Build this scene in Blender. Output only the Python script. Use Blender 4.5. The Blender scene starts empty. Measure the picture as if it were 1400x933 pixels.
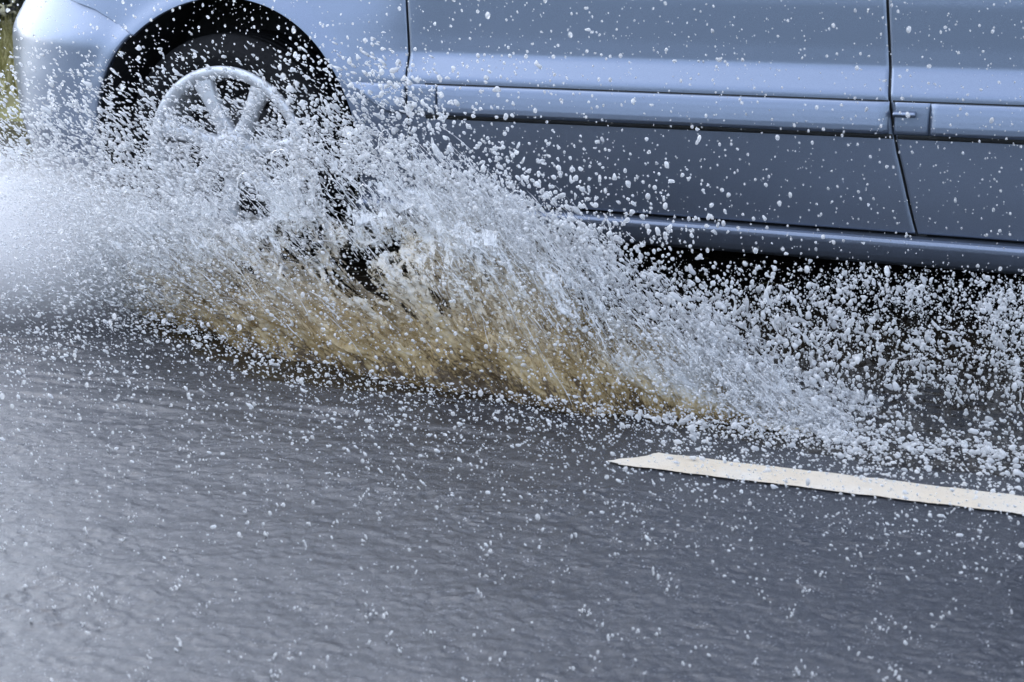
import bpy, bmesh, math, random
import numpy as np

rng = np.random.default_rng(11)
random.seed(11)
scene = bpy.context.scene
COL = scene.collection
rad = math.radians

# ------------------------------------------------------------------ camera model (photo pixels 1400x933 <-> metres)
FPX = 2600.0
PIT = math.atan(710 / FPX)
YAW = math.atan(FPX / 7070 / math.cos(PIT))
FW = np.array([-math.sin(YAW) * math.cos(PIT), math.cos(YAW) * math.cos(PIT), -math.sin(PIT)])
RT = np.array([math.cos(YAW), math.sin(YAW), 0.0])
UP = np.cross(RT, FW)
CAM_H = 1.19


def ray(px, py):
    px = np.asarray(px, float)[..., None]
    py = np.asarray(py, float)[..., None]
    return FW * FPX + RT * (px - 700) - UP * (py - 466.5)


_d = ray(310, 370)
CAM = -_d * (CAM_H / -_d[2])


def at_y(px, py, y=0.0):
    d = ray(px, py)
    return CAM + d * ((np.asarray(y, float) - CAM[1]) / d[..., 1])[..., None]


def at_z(px, py, z=0.0):
    d = ray(px, py)
    return CAM + d * ((np.asarray(z, float) - CAM[2]) / d[..., 2])[..., None]


# ------------------------------------------------------------------ numpy noise
def _hash(i, j, k, seed):
    h = (i * 374761393 + j * 668265263 + k * 2147483647 + seed * 974711) & 0xFFFFFFFF
    h = ((h ^ (h >> 13)) * 1274126177) & 0xFFFFFFFF
    h = ((h ^ (h >> 15)) * 2246822519) & 0xFFFFFFFF
    return ((h ^ (h >> 16)) & 0xFFFFFF) / float(0xFFFFFF)


def vnoise(p, seed=0):
    p = np.asarray(p, float)
    if p.shape[-1] == 2:
        p = np.concatenate([p, np.zeros(p.shape[:-1] + (1,))], -1)
    i = np.floor(p).astype(np.int64)
    f = p - i
    u = f * f * f * (f * (f * 6 - 15) + 10)
    out = 0
    for dx in (0, 1):
        wx = u[..., 0] if dx else 1 - u[..., 0]
        for dy in (0, 1):
            wy = u[..., 1] if dy else 1 - u[..., 1]
            for dz in (0, 1):
                wz = u[..., 2] if dz else 1 - u[..., 2]
                out = out + wx * wy * wz * _hash(i[..., 0] + dx, i[..., 1] + dy, i[..., 2] + dz, seed)
    return out * 2 - 1


def fbm(p, octaves=4, seed=0, gain=0.5):
    p = np.asarray(p, float)
    a, s, t = 1.0, 0, 0
    for o in range(octaves):
        s = s + a * vnoise(p * 2.0 ** o + o * 17.3, seed + o)
        t += a
        a *= gain
    return s / t * 1.5


def sstep(a, b, x):
    t = np.clip((np.asarray(x, float) - a) / (b - a), 0, 1)
    return t * t * (3 - 2 * t)


# ------------------------------------------------------------------ mesh helpers
def tag(o, label=None, cat=None, kind=None, group=None):
    if label: o['label'] = label
    if cat: o['category'] = cat
    if kind: o['kind'] = kind
    if group: o['group'] = group
    return o


def empty(name, loc, label, cat, kind=None):
    o = bpy.data.objects.new(name, None)
    o.location = loc
    o.empty_display_size = 0.1
    COL.objects.link(o)
    return tag(o, label, cat, kind)


def mesh_obj(name, verts, faces, mat, parent=None, smooth=True, attrs=None):
    """faces: (n,k) int array, or a list of such arrays"""
    if isinstance(faces, np.ndarray): faces = [faces]
    verts = np.asarray(verts, np.float32).reshape(-1, 3)
    me = bpy.data.meshes.new(name)
    me.vertices.add(len(verts))
    me.vertices.foreach_set('co', verts.ravel())
    loops = np.concatenate([f.ravel() for f in faces]).astype(np.int32)
    tot = np.concatenate([np.full(len(f), f.shape[1]) for f in faces]).astype(np.int32)
    start = np.concatenate([[0], np.cumsum(tot)[:-1]]).astype(np.int32)
    me.loops.add(len(loops))
    me.loops.foreach_set('vertex_index', loops)
    me.polygons.add(len(tot))
    me.polygons.foreach_set('loop_start', start)
    try:
        me.polygons.foreach_set('loop_total', tot)
    except Exception:
        pass
    me.update(calc_edges=True)
    if smooth:
        me.polygons.foreach_set('use_smooth', np.ones(len(tot), bool))
    for k, v in (attrs or {}).items():
        a = me.attributes.new(k, 'FLOAT', 'POINT')
        a.data.foreach_set('value', np.asarray(v, np.float32).ravel())
    me.validate()
    if mat is not None: me.materials.append(mat)
    o = bpy.data.objects.new(name, me)
    COL.objects.link(o)
    if parent is not None:
        o.parent = parent
        if parent.type == 'EMPTY':
            o.matrix_parent_inverse = parent.matrix_basis.inverted()
    return o


def grid_faces(nu, nv, off=0):
    i, j = np.meshgrid(np.arange(nu - 1), np.arange(nv - 1), indexing='ij')
    a = (i * nv + j).ravel() + off
    return np.stack([a, a + nv, a + nv + 1, a + 1], 1)


def grid_obj(name, P, mat, parent=None, solid=0.0, flip=False):
    P = np.asarray(P, float)
    f = grid_faces(P.shape[0], P.shape[1])
    if flip: f = f[:, ::-1]
    o = mesh_obj(name, P.reshape(-1, 3), f, mat, parent)
    if solid:
        m = o.modifiers.new('thickness', 'SOLIDIFY')
        m.thickness = solid
        m.offset = -1
        m.use_even_offset = False
    return o


class MB:
    def __init__(self): self.v, self.f, self.n = [], {}, 0

    def add(self, V, F):
        V = np.asarray(V, float).reshape(-1, 3)
        F = [F] if isinstance(F, np.ndarray) else F
        for x in F: self.f.setdefault(x.shape[1], []).append(x + self.n)
        self.v.append(V)
        self.n += len(V)

    def grid(self, P, flip=False):
        f = grid_faces(P.shape[0], P.shape[1])
        self.add(P, f[:, ::-1] if flip else f)

    def box(self, lo, hi):
        lo, hi = np.array(lo, float), np.array(hi, float)
        V = np.array([[x, y, z] for x in (0, 1) for y in (0, 1) for z in (0, 1)]) * (hi - lo) + lo
        F = np.array([[0, 1, 3, 2], [4, 6, 7, 5], [0, 4, 5, 1], [2, 3, 7, 6], [0, 2, 6, 4], [1, 5, 7, 3]])
        self.add(V, F)

    def obj(self, name, mat, parent=None, smooth=True, attrs=None):
        return mesh_obj(name, np.concatenate(self.v), [np.concatenate(x) for x in self.f.values()], mat, parent, smooth, attrs)


def lathe(prof, n=96, axis_y=True):
    """prof: (r, y) pairs revolved about the Y axis"""
    prof = np.array(prof, float)
    a = np.linspace(0, 2 * math.pi, n + 1)
    return np.stack([np.outer(np.cos(a), prof[:, 0]), np.tile(prof[:, 1], (n + 1, 1)), np.outer(np.sin(a), prof[:, 0])], -1)


# ------------------------------------------------------------------ materials
def new_mat(name):
    m = bpy.data.materials.new(name)
    m.use_nodes = True
    nt = m.node_tree
    return m, nt, nt.nodes['Principled BSDF'], nt.nodes['Material Output']


def N(nt, typ, **kw):
    n = nt.nodes.new(typ)
    for k, v in kw.items():
        if k in n.inputs.keys() if hasattr(n.inputs, 'keys') else False:
            n.inputs[k].default_value = v
        else:
            setattr(n, k, v)
    return n


def ramp(nt, stops, fac=None):
    r = nt.nodes.new('ShaderNodeValToRGB')
    el = r.color_ramp.elements
    while len(el) < len(stops): el.new(0.5)
    for e, (p, c) in zip(el, stops):
        e.position = p
        e.color = c if len(c) == 4 else (*c, 1)
    if fac is not None: nt.links.new(fac, r.inputs['Fac'])
    return r


def noise_tex(nt, scale, detail=4, rough=0.5, coord='Object', stretch=None):
    tc = nt.nodes.new('ShaderNodeTexCoord')
    out = tc.outputs[coord]
    if stretch:
        mp = nt.nodes.new('ShaderNodeMapping')
        mp.inputs['Scale'].default_value = stretch
        nt.links.new(out, mp.inputs['Vector'])
        out = mp.outputs['Vector']
    n = nt.nodes.new('ShaderNodeTexNoise')
    n.inputs['Scale'].default_value = scale
    n.inputs['Detail'].default_value = detail
    n.inputs['Roughness'].default_value = rough
    nt.links.new(out, n.inputs['Vector'])
    return n


def bump(nt, height, strength, dist, normal=None):
    b = nt.nodes.new('ShaderNodeBump')
    b.inputs['Strength'].default_value = strength
    b.inputs['Distance'].default_value = dist
    nt.links.new(height, b.inputs['Height'])
    if normal is not None: nt.links.new(normal, b.inputs['Normal'])
    return b


def simple(name, col, rough=0.5, metal=0.0, nscale=0, namp=0.0, bumps=0.0):
    m, nt, p, o = new_mat(name)
    p.inputs['Base Color'].default_value = (*col, 1)
    p.inputs['Roughness'].default_value = rough
    p.inputs['Metallic'].default_value = metal
    if nscale:
        n = noise_tex(nt, nscale)
        r = ramp(nt, [(0.3, tuple(c * (1 - namp) for c in col)), (0.7, tuple(min(1, c * (1 + namp)) for c in col))], n.outputs['Fac'])
        nt.links.new(r.outputs['Color'], p.inputs['Base Color'])
        if bumps:
            nt.links.new(bump(nt, n.outputs['Fac'], bumps, 0.01).outputs['Normal'], p.inputs['Normal'])
    return m


def make_paint():
    m, nt, p, o = new_mat('silver_paint')
    p.inputs['Metallic'].default_value = 0.72
    p.inputs['Roughness'].default_value = 0.40
    n = noise_tex(nt, 900, 2, 0.6)
    r = ramp(nt, [(0.3, (0.155, 0.19, 0.262)), (0.7, (0.215, 0.26, 0.345))], n.outputs['Fac'])
    # thin road film of dirt, heavier low down on the body
    d = noise_tex(nt, 3.5, 6, 0.65)
    geo = nt.nodes.new('ShaderNodeNewGeometry')
    sx = nt.nodes.new('ShaderNodeSeparateXYZ')
    nt.links.new(geo.outputs['Position'], sx.inputs[0])
    mr = nt.nodes.new('ShaderNodeMapRange')
    mr.inputs['From Min'].default_value = 0.5
    mr.inputs['From Max'].default_value = 0.15
    mr.inputs['To Max'].default_value = 0.55
    nt.links.new(sx.outputs['Z'], mr.inputs['Value'])
    mul = nt.nodes.new('ShaderNodeMath'); mul.operation = 'MULTIPLY'
    nt.links.new(mr.outputs[0], mul.inputs[0]); nt.links.new(d.outputs['Fac'], mul.inputs[1])
    mix = nt.nodes.new('ShaderNodeMixRGB')
    nt.links.new(mul.outputs[0], mix.inputs['Fac'])
    nt.links.new(r.outputs['Color'], mix.inputs['Color1'])
    mix.inputs['Color2'].default_value = (0.11, 0.105, 0.10, 1)
    nt.links.new(mix.outputs['Color'], p.inputs['Base Color'])
    p.inputs['Coat Weight'].default_value = 0.6
    p.inputs['Coat Roughness'].default_value = 0.12
    # standing rain beads and film on the lacquer
    w = noise_tex(nt, 160, 3, 0.5)
    nt.links.new(bump(nt, w.outputs['Fac'], 0.3, 0.002).outputs['Normal'], p.inputs['Coat Normal'])
    nt.links.new(bump(nt, w.outputs['Fac'], 0.05, 0.002).outputs['Normal'], p.inputs['Normal'])
    return m


def make_water(name, base=(0.86, 0.89, 0.93), trans=0.35, mud=False):
    """aerated water: part clear, part white with bubbles, with a sharp wet gloss"""
    m, nt, p, o = new_mat(name)
    p.inputs['Roughness'].default_value = 0.06
    p.inputs['Specular IOR Level'].default_value = 0.8
    p.inputs['IOR'].default_value = 1.33
    p.inputs['Transmission Weight'].default_value = trans
    p.inputs['Base Color'].default_value = (*base, 1)
    tl = nt.nodes.new('ShaderNodeBsdfTranslucent')
    tl.inputs['Color'].default_value = (*base, 1)
    mx = nt.nodes.new('ShaderNodeMixShader')
    mx.inputs['Fac'].default_value = 0.42
    nt.links.new(p.outputs[0], mx.inputs[1])
    nt.links.new(tl.outputs[0], mx.inputs[2])
    nt.links.new(mx.outputs[0], o.inputs['Surface'])
    return m


def make_sheet_mat():
    """veils of water: attributes s (along the splash), t (height in the sheet), lay (which veil), mud (share of silt, plus painted shading at the foot)"""
    m, nt, p, o = new_mat('muddy_water')
    L = nt.links.new

    def attr(n):
        a = nt.nodes.new('ShaderNodeAttribute'); a.attribute_name = n
        return a.outputs['Fac']

    def math_(op, x, y=None, clamp=False):
        n = nt.nodes.new('ShaderNodeMath'); n.operation = op; n.use_clamp = clamp
        for k, v in enumerate((x, y)):
            if v is None: continue
            if isinstance(v, (int, float)): n.inputs[k].default_value = v
            else: L(v, n.inputs[k])
        return n.outputs[0]

    def mapr(x, a, b, c=0.0, d=1.0, smooth=True):
        n = nt.nodes.new('ShaderNodeMapRange')
        if smooth: n.interpolation_type = 'SMOOTHSTEP'
        for k, v in zip(('From Min', 'From Max', 'To Min', 'To Max'), (a, b, c, d)): n.inputs[k].default_value = v
        L(x, n.inputs['Value'])
        return n.outputs[0]

    S, T, LAY, MUD, GAP = attr('s'), attr('t'), attr('lay'), attr('mud'), attr('gap')

    def st(ks, kt, wx=None, wk=0.0):
        c = nt.nodes.new('ShaderNodeCombineXYZ')
        sx = math_('MULTIPLY', S, ks)
        ty = math_('MULTIPLY', T, kt)
        if wx is not None:
            sx = math_('ADD', sx, math_('MULTIPLY', wx, wk))
            ty = math_('ADD', ty, math_('MULTIPLY', wx, wk * 0.5))
        L(sx, c.inputs[0]); L(ty, c.inputs[1]); L(math_('MULTIPLY', LAY, 7.31), c.inputs[2])
        return c.outputs[0]

    def noise(vec, detail=4, rough=0.6):
        n = nt.nodes.new('ShaderNodeTexNoise'); n.inputs['Scale'].default_value = 1.0
        n.inputs['Detail'].default_value = detail; n.inputs['Roughness'].default_value = rough
        L(vec, n.inputs['Vector'])
        return n.outputs['Fac']

    warp = noise(st(22, 7), 3)
    streak = noise(st(62, 3.0, warp, 2.0), 7, 0.68)
    fine = noise(st(300, 75, warp, 5), 5, 0.65)
    patch = noise(st(24, 2.2), 3)
    # torn film: bright threads where cells of the film meet
    def web(ks, kt, wk, w0):
        v = nt.nodes.new('ShaderNodeTexVoronoi'); v.feature = 'DISTANCE_TO_EDGE'; v.inputs['Scale'].default_value = 1.0
        L(st(ks, kt, fine, wk), v.inputs['Vector'])
        return mapr(v.outputs['Distance'], w0, w0 * 0.25)
    w1 = web(64, 5.0, 1.1, 0.13)
    w2 = web(150, 13, 1.6, 0.15)
    dens = math_('ADD', math_('MULTIPLY', streak, 0.60), math_('ADD', math_('MULTIPLY', fine, 0.48), math_('MULTIPLY', patch, 0.40)))
    # the sheet is thick at the foot, tears into strands higher up and ends in a ragged lip
    loss = math_('ADD', mapr(T, 0.02, 0.45, -0.15, 0.135), math_('ADD', mapr(T, 0.78, 1.08, 0.0, 0.30), math_('ADD', mapr(T, 0.02, -0.02, 0.0, 0.3), math_('MULTIPLY', GAP, 0.62))))
    body = mapr(math_('SUBTRACT', dens, loss), 0.68, 0.745)
    threads = math_('MULTIPLY', math_('MAXIMUM', math_('MULTIPLY', w1, 0.95), math_('MULTIPLY', w2, 0.85)), mapr(math_('SUBTRACT', dens, loss), 0.50, 0.62))
    threads = math_('MULTIPLY', threads, mapr(T, 0.10, 0.40))
    alpha = math_('MAXIMUM', math_('MULTIPLY', body, mapr(T, 0.10, 0.8, 0.90, 0.74)), threads, True)
    rp = ramp(nt, [(0.0, (0.88, 0.91, 0.95)), (0.25, (0.80, 0.82, 0.83)), (0.45, (0.70, 0.65, 0.54)), (0.66, (0.62, 0.49, 0.27)),
                   (0.85, (0.47, 0.34, 0.15)), (1.0, (0.13, 0.09, 0.05))], math_('ADD', math_('ADD', MUD, mapr(fine, 0.3, 0.7, 0.15, -0.15)), mapr(streak, 0.36, 0.62, 0.12, -0.16), True))
    fr = math_('MULTIPLY', mapr(fine, 0.56, 0.74, 0.0, 0.6), mapr(MUD, 0.9, 0.3, 0.25, 1.0))
    mixc = nt.nodes.new('ShaderNodeMixRGB')
    L(math_('MAXIMUM', fr, math_('MULTIPLY', threads, mapr(MUD, 0.8, 0.2, 0.35, 0.95))), mixc.inputs['Fac'])
    L(rp.outputs['Color'], mixc.inputs['Color1'])
    mixc.inputs['Color2'].default_value = (0.93, 0.94, 0.95, 1)
    L(mixc.outputs['Color'], p.inputs['Base Color'])
    p.inputs['Roughness'].default_value = 0.10
    p.inputs['IOR'].default_value = 1.33
    p.inputs['Specular IOR Level'].default_value = 0.9
    hgt = math_('ADD', math_('MULTIPLY', streak, 1.0), math_('ADD', math_('MULTIPLY', fine, 0.5), math_('MULTIPLY', w1, 0.25)))
    bn = bump(nt, hgt, 0.8, 0.008)
    L(bn.outputs['Normal'], p.inputs['Normal'])
    tl = nt.nodes.new('ShaderNodeBsdfTranslucent')
    L(mixc.outputs['Color'], tl.inputs['Color'])
    mx = nt.nodes.new('ShaderNodeMixShader'); mx.inputs['Fac'].default_value = 0.45
    L(p.outputs[0], mx.inputs[1]); L(tl.outputs[0], mx.inputs[2])
    tr = nt.nodes.new('ShaderNodeBsdfTransparent')
    mt = nt.nodes.new('ShaderNodeMixShader')
    L(alpha, mt.inputs['Fac'])
    L(tr.outputs[0], mt.inputs[1]); L(mx.outputs[0], mt.inputs[2])
    L(mt.outputs[0], o.inputs['Surface'])
    return m


def make_road_mat():
    m, nt, p, o = new_mat('wet_asphalt')
    n = noise_tex(nt, 55, 6, 0.7)
    big = noise_tex(nt, 5.0, 6, 0.7, stretch=(0.5, 1, 1))
    r = ramp(nt, [(0.3, (0.009, 0.010, 0.013)), (0.7, (0.031, 0.033, 0.040))], n.outputs['Fac'])
    # flecks of bubble and grit in the rain-beaten film
    v = nt.nodes.new('ShaderNodeTexVoronoi'); v.inputs['Scale'].default_value = 170
    tc = nt.nodes.new('ShaderNodeTexCoord'); nt.links.new(tc.outputs['Object'], v.inputs['Vector'])
    fl = ramp(nt, [(0.10, (1, 1, 1)), (0.22, (0, 0, 0))], v.outputs['Distance'])
    pk = noise_tex(nt, 22, 4, 0.7)
    pr_ = ramp(nt, [(0.48, (0, 0, 0)), (0.64, (1, 1, 1))], pk.outputs['Fac'])
    mu = nt.nodes.new('ShaderNodeMath'); mu.operation = 'MULTIPLY'
    nt.links.new(fl.outputs['Color'], mu.inputs[0]); nt.links.new(pr_.outputs['Color'], mu.inputs[1])
    fm = nt.nodes.new('ShaderNodeMixRGB')
    nt.links.new(mu.outputs[0], fm.inputs['Fac']); nt.links.new(r.outputs['Color'], fm.inputs['Color1'])
    fm.inputs['Color2'].default_value = (0.46, 0.47, 0.50, 1)
    nt.links.new(fm.outputs['Color'], p.inputs['Base Color'])
    rr = ramp(nt, [(0.35, (0.07, 0.07, 0.07)), (0.62, (0.24, 0.24, 0.24))], big.outputs['Fac'])
    nt.links.new(rr.outputs['Color'], p.inputs['Roughness'])
    p.inputs['IOR'].default_value = 1.52
    f1 = noise_tex(nt, 60, 3, 0.55)
    f2 = noise_tex(nt, 330, 3, 0.6)
    b1 = bump(nt, f1.outputs['Fac'], 0.22, 0.009)
    b2 = bump(nt, f2.outputs['Fac'], 0.6, 0.002, b1.outputs['Normal'])
    nt.links.new(b2.outputs['Normal'], p.inputs['Normal'])
    return m


def make_marking_mat():
    m, nt, p, o = new_mat('road_paint')
    n = noise_tex(nt, 3.2, 4, 0.6)
    r = ramp(nt, [(0.35, (0.50, 0.465, 0.405)), (0.62, (0.48, 0.41, 0.31)), (0.75, (0.51, 0.475, 0.415))], n.outputs['Fac'])
    g = noise_tex(nt, 150, 5, 0.7)
    gr = ramp(nt, [(0.25, (0.45, 0.43, 0.40)), (0.42, (1, 1, 1))], g.outputs['Fac'])
    mx = nt.nodes.new('ShaderNodeMixRGB'); mx.blend_type = 'MULTIPLY'; mx.inputs['Fac'].default_value = 1
    nt.links.new(r.outputs['Color'], mx.inputs['Color1']); nt.links.new(gr.outputs['Color'], mx.inputs['Color2'])
    nt.links.new(mx.outputs['Color'], p.inputs['Base Color'])
    p.inputs['Roughness'].default_value = 0.45
    nt.links.new(bump(nt, g.outputs['Fac'], 0.4, 0.004).outputs['Normal'], p.inputs['Normal'])
    return m


def make_mist_mat(k=1.0):
    m = bpy.data.materials.new('fine_spray')
    m.use_nodes = True
    nt = m.node_tree
    nt.nodes.clear()
    o = nt.nodes.new('ShaderNodeOutputMaterial')
    v = nt.nodes.new('ShaderNodeVolumePrincipled')
    v.inputs['Color'].default_value = (0.97, 0.97, 0.98, 1)
    v.inputs['Anisotropy'].default_value = 0.1
    tc = nt.nodes.new('ShaderNodeTexCoord')
    ln = nt.nodes.new('ShaderNodeVectorMath'); ln.operation = 'LENGTH'
    nt.links.new(tc.outputs['Object'], ln.inputs[0])
    mr = nt.nodes.new('ShaderNodeMapRange'); mr.interpolation_type = 'SMOOTHSTEP'
    mr.inputs['From Min'].default_value = 1.0; mr.inputs['From Max'].default_value = 0.15
    nt.links.new(ln.outputs['Value'], mr.inputs['Value'])
    nz = nt.nodes.new('ShaderNodeTexNoise'); nz.inputs['Scale'].default_value = 3.2; nz.inputs['Detail'].default_value = 5
    nt.links.new(tc.outputs['Object'], nz.inputs['Vector'])
    nr = nt.nodes.new('ShaderNodeMapRange')
    nr.inputs['From Min'].default_value = 0.3; nr.inputs['From Max'].default_value = 0.7
    nr.inputs['To Min'].default_value = 0.25; nr.inputs['To Max'].default_value = 1.1
    nt.links.new(nz.outputs['Fac'], nr.inputs['Value'])
    a = nt.nodes.new('ShaderNodeMath'); a.operation = 'MULTIPLY'
    nt.links.new(mr.outputs[0], a.inputs[0]); nt.links.new(nr.outputs[0], a.inputs[1])
    b = nt.nodes.new('ShaderNodeMath'); b.operation = 'MULTIPLY'; b.inputs[1].default_value = k
    nt.links.new(a.outputs[0], b.inputs[0])
    nt.links.new(b.outputs[0], v.inputs['Density'])
    nt.links.new(v.outputs[0], o.inputs['Volume'])
    return m


PAINT = make_paint()
BLACK = simple('black_plastic', (0.012, 0.012, 0.013), 0.7, 0, 60, 0.4, 0.2)
RUBBER = simple('tyre_rubber', (0.008, 0.008, 0.009), 0.75, 0, 90, 0.3, 0.2)
SEAL = simple('seal_rubber', (0.008, 0.009, 0.010), 0.5, 0, 80, 0.3)
ALLOY = simple('alloy', (0.66, 0.67, 0.69), 0.4, 0.3, 40, 0.12)
GLASS = simple('tinted_glass', (0.02, 0.023, 0.026), 0.04, 0, 2, 0.2)
LENS = simple('lamp_lens', (0.45, 0.47, 0.5), 0.08, 0.3, 8, 0.2)
WATER = make_water('aerated_water', (0.98, 0.985, 0.99), 0.58)
RAIN = make_water('rain_water', (0.98, 0.985, 0.99), 0.80)
SHEET = make_sheet_mat()
ROAD = make_road_mat()
MARK = make_marking_mat()

# ------------------------------------------------------------------ road
RIP = []
_r = np.random.default_rng(5)
for _ in range(5200):
    RIP.append((_r.uniform(-2.2, 3.2), _r.uniform(-2.9, 0.2), _r.uniform(0.004, 0.032), _r.uniform(0.2, 1.0)))


def road_height_base(x, y):
    p = np.stack([x, y], -1)
    h = 0.0022 * vnoise(p * np.array([4.5, 7.0]), 1) + 0.0011 * vnoise(p * np.array([14, 24]), 2) + 0.0009 * vnoise(p * np.array([34, 52]), 3) + 0.0009 * vnoise(p * np.array([75, 95]), 31)
    # wake streaks running along the car's path beside the splash
    h = h + 0.003 * sstep(-1.5, -1.0, y) * sstep(-0.2, -0.7, y) * vnoise(p * np.array([6, 40]), 4)
    return h * (1 - 0.8 * sstep(-1.40, -1.22, y) * sstep(-0.88, -1.05, y) * sstep(1.25, 1.45, x))


def build_road():
    def axis(lo, hi, step, far):
        core = np.arange(lo, hi + step / 2, step)
        g = step * 2.0 ** np.arange(1, 16)
        g = np.cumsum(g)
        g = g[g < far]
        g = np.append(g, far)
        return np.concatenate([lo - g[::-1], core, hi + g])
    xs = axis(-1.9, 2.9, 0.0058, 220)
    ys = axis(-2.75, 0.35, 0.0050, 220)
    X, Y = np.meshgrid(xs, ys, indexing='ij')
    fade = sstep(-3.6, -1.9, X) * sstep(4.5, 2.9, X) * sstep(-3.8, -2.75, Y) * sstep(1.2, 0.35, Y)
    Z = road_height_base(X, Y) * fade
    for (cx, cy, r0, a) in RIP:
        w = r0 + 0.03
        i0, i1 = np.searchsorted(xs, [cx - w, cx + w])
        j0, j1 = np.searchsorted(ys, [cy - w, cy + w])
        if i1 - i0 < 3 or j1 - j0 < 3 or (cx > 1.38 and -1.29 < cy < -0.98): continue
        xx, yy = X[i0:i1, j0:j1] - cx, Y[i0:i1, j0:j1] - cy
        r = np.sqrt(xx * xx + yy * yy)
        Z[i0:i1, j0:j1] += 0.0013 * a * np.cos((r - r0) * 2 * math.pi / 0.020) * np.exp(-((r - r0) / 0.010) ** 2)
    P = np.stack([X, Y, Z], -1)
    o = grid_obj('road', P, ROAD)
    tag(o, 'dark wet asphalt road covered by rippling rain water', 'road', 'structure')
    return xs, ys, Z


XS, YS, RZ = build_road()


def road_z(x, y):
    i = np.clip(np.searchsorted(XS, x), 0, len(XS) - 1)
    j = np.clip(np.searchsorted(YS, y), 0, len(YS) - 1)
    return RZ[i, j]


def build_flood():
    m, nt, p, o = new_mat('flood_water')
    n = noise_tex(nt, 9, 4, 0.6)
    r = ramp(nt, [(0.3, (0.010, 0.008, 0.006)), (0.7, (0.020, 0.016, 0.011))], n.outputs['Fac'])
    nt.links.new(r.outputs['Color'], p.inputs['Base Color'])
    p.inputs['Roughness'].default_value = 0.04
    p.inputs['IOR'].default_value = 1.33
    b = noise_tex(nt, 26, 4, 0.55)
    nt.links.new(bump(nt, b.outputs['Fac'], 0.18, 0.008).outputs['Normal'], p.inputs['Normal'])
    xs = np.concatenate([np.linspace(-8, -1.5, 60), np.linspace(-1.45, 3.2, 470), np.linspace(3.3, 9, 50)])
    v = np.linspace(0, 1, 240)
    X = np.tile(xs[:, None], (1, 240))
    y0 = -0.42 - 0.58 * sstep(-0.4, 0.9, xs) + 0.06 * fbm(np.stack([xs * 2.1, xs * 0], -1), 3, 71)
    Y = y0[:, None] + (1.98 - y0[:, None]) * v[None] ** 1.5
    Z = road_height_base(X, Y) * 0.5 + 0.0075 - 0.013 * (1 - np.clip(v / 0.16, 0, 1))[None] + 0.0015 * vnoise(np.stack([X * 20, Y * 30], -1), 6)
    tag(grid_obj('flood_water', np.stack([X, Y, Z], -1), m), 'dark muddy flood water lying along the road beneath the car', 'flood water', 'structure')


build_flood()


def build_marking():
    tip = at_z(833, 632)
    topl = at_z(902, 622)
    nu, nv = 520, 22
    x1 = 3.4
    V = np.linspace(0, 1, nv)                    # 0 far edge, 1 near edge
    yf, yn = -1.090, -1.186
    P = np.zeros((nu, nv, 3))
    for j, v in enumerate(V):
        y = yf + (yn - yf) * v
        # slanting worn end: far edge starts later than the near-middle tip
        xs_ = topl[0] - 0.098 * v ** 1.3 + 0.05 * sstep(0.84, 1.0, v)
        P[:, j, 0] = xs_ + (x1 - xs_) * np.linspace(0, 1, nu) ** 1.15
        P[:, j, 1] = y
    edge = np.abs(V - 0.5) * 2
    P[:, :, 1] += (edge ** 6)[None] * 0.003 * fbm(np.stack([P[..., 0] * 22, V[None] * 3 + 0 * P[..., 0]], -1), 4, 9) * np.where(V > 0.5, 1, -1)[None]
    P[:, :, 0] += np.linspace(1, 0, nu)[:, None] ** 30 * 0.006 * fbm(np.stack([0 * P[..., 0], V[None] * 9 + 0 * P[..., 0]], -1), 3, 12)
    P[:, :, 2] = road_height_base(P[..., 0], P[..., 1]) + 0.0035
    o = grid_obj('lane_marking', P, MARK, flip=True)
    tag(o, 'cream white painted dash of lane marking on the wet road', 'road marking')


build_marking()

# ------------------------------------------------------------------ car
ARX, ARZ, ARR = 0.008, 0.347, 0.400
ARX2 = 2.68


def wedge(z, x):
    return 0.0135 * (x - 0.557) * sstep(0.26, 0.42, z) * sstep(-0.9, -0.1, x)


_zz = np.linspace(0.0, 1.2, 1201)


def _smooth(y, s):
    k = np.exp(-0.5 * (np.arange(-60, 61) / s) ** 2)
    k /= k.sum()
    return np.convolve(np.pad(y, 60, mode='edge'), k, 'valid')


_door = _smooth(np.interp(_zz, [0, .16, .235, .32, .42, .47, .54, .556, .612, .66, .76, .86, .95, 1.05], [.05, .046, .034, .022, .009, .003, 0, .001, .036, .0385, .040, .048, .066, .11]), 5)
_fend = _smooth(np.interp(_zz, [0, .16, .235, .32, .42, .47, .54, .60, .70, .80, .90, .95, 1.05], [.05, .046, .034, .020, .007, .002, .001, .008, .026, .050, .086, .112, .18]), 18)
_bump = _smooth(np.interp(_zz, [0, .16, .22, .36, .50, .60, .625, .71, .76, .90], [.12, .07, .035, .008, 0, .001, .006, .045, .065, .15]), 13)


def plan(x):
    """inset of the body's outline towards the nose (front corner) and tail"""
    x = np.asarray(x, float)
    t = np.clip((-0.35 - x) / 0.55, 0, 1)
    f = 0.5 * (1 - np.sqrt(np.clip(1 - t * t, 0, 1)))
    u = np.clip((x - 3.0) / 0.42, 0, 1)
    g = 0.35 * (1 - np.sqrt(np.clip(1 - u * u, 0, 1)))
    return f + g


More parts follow.
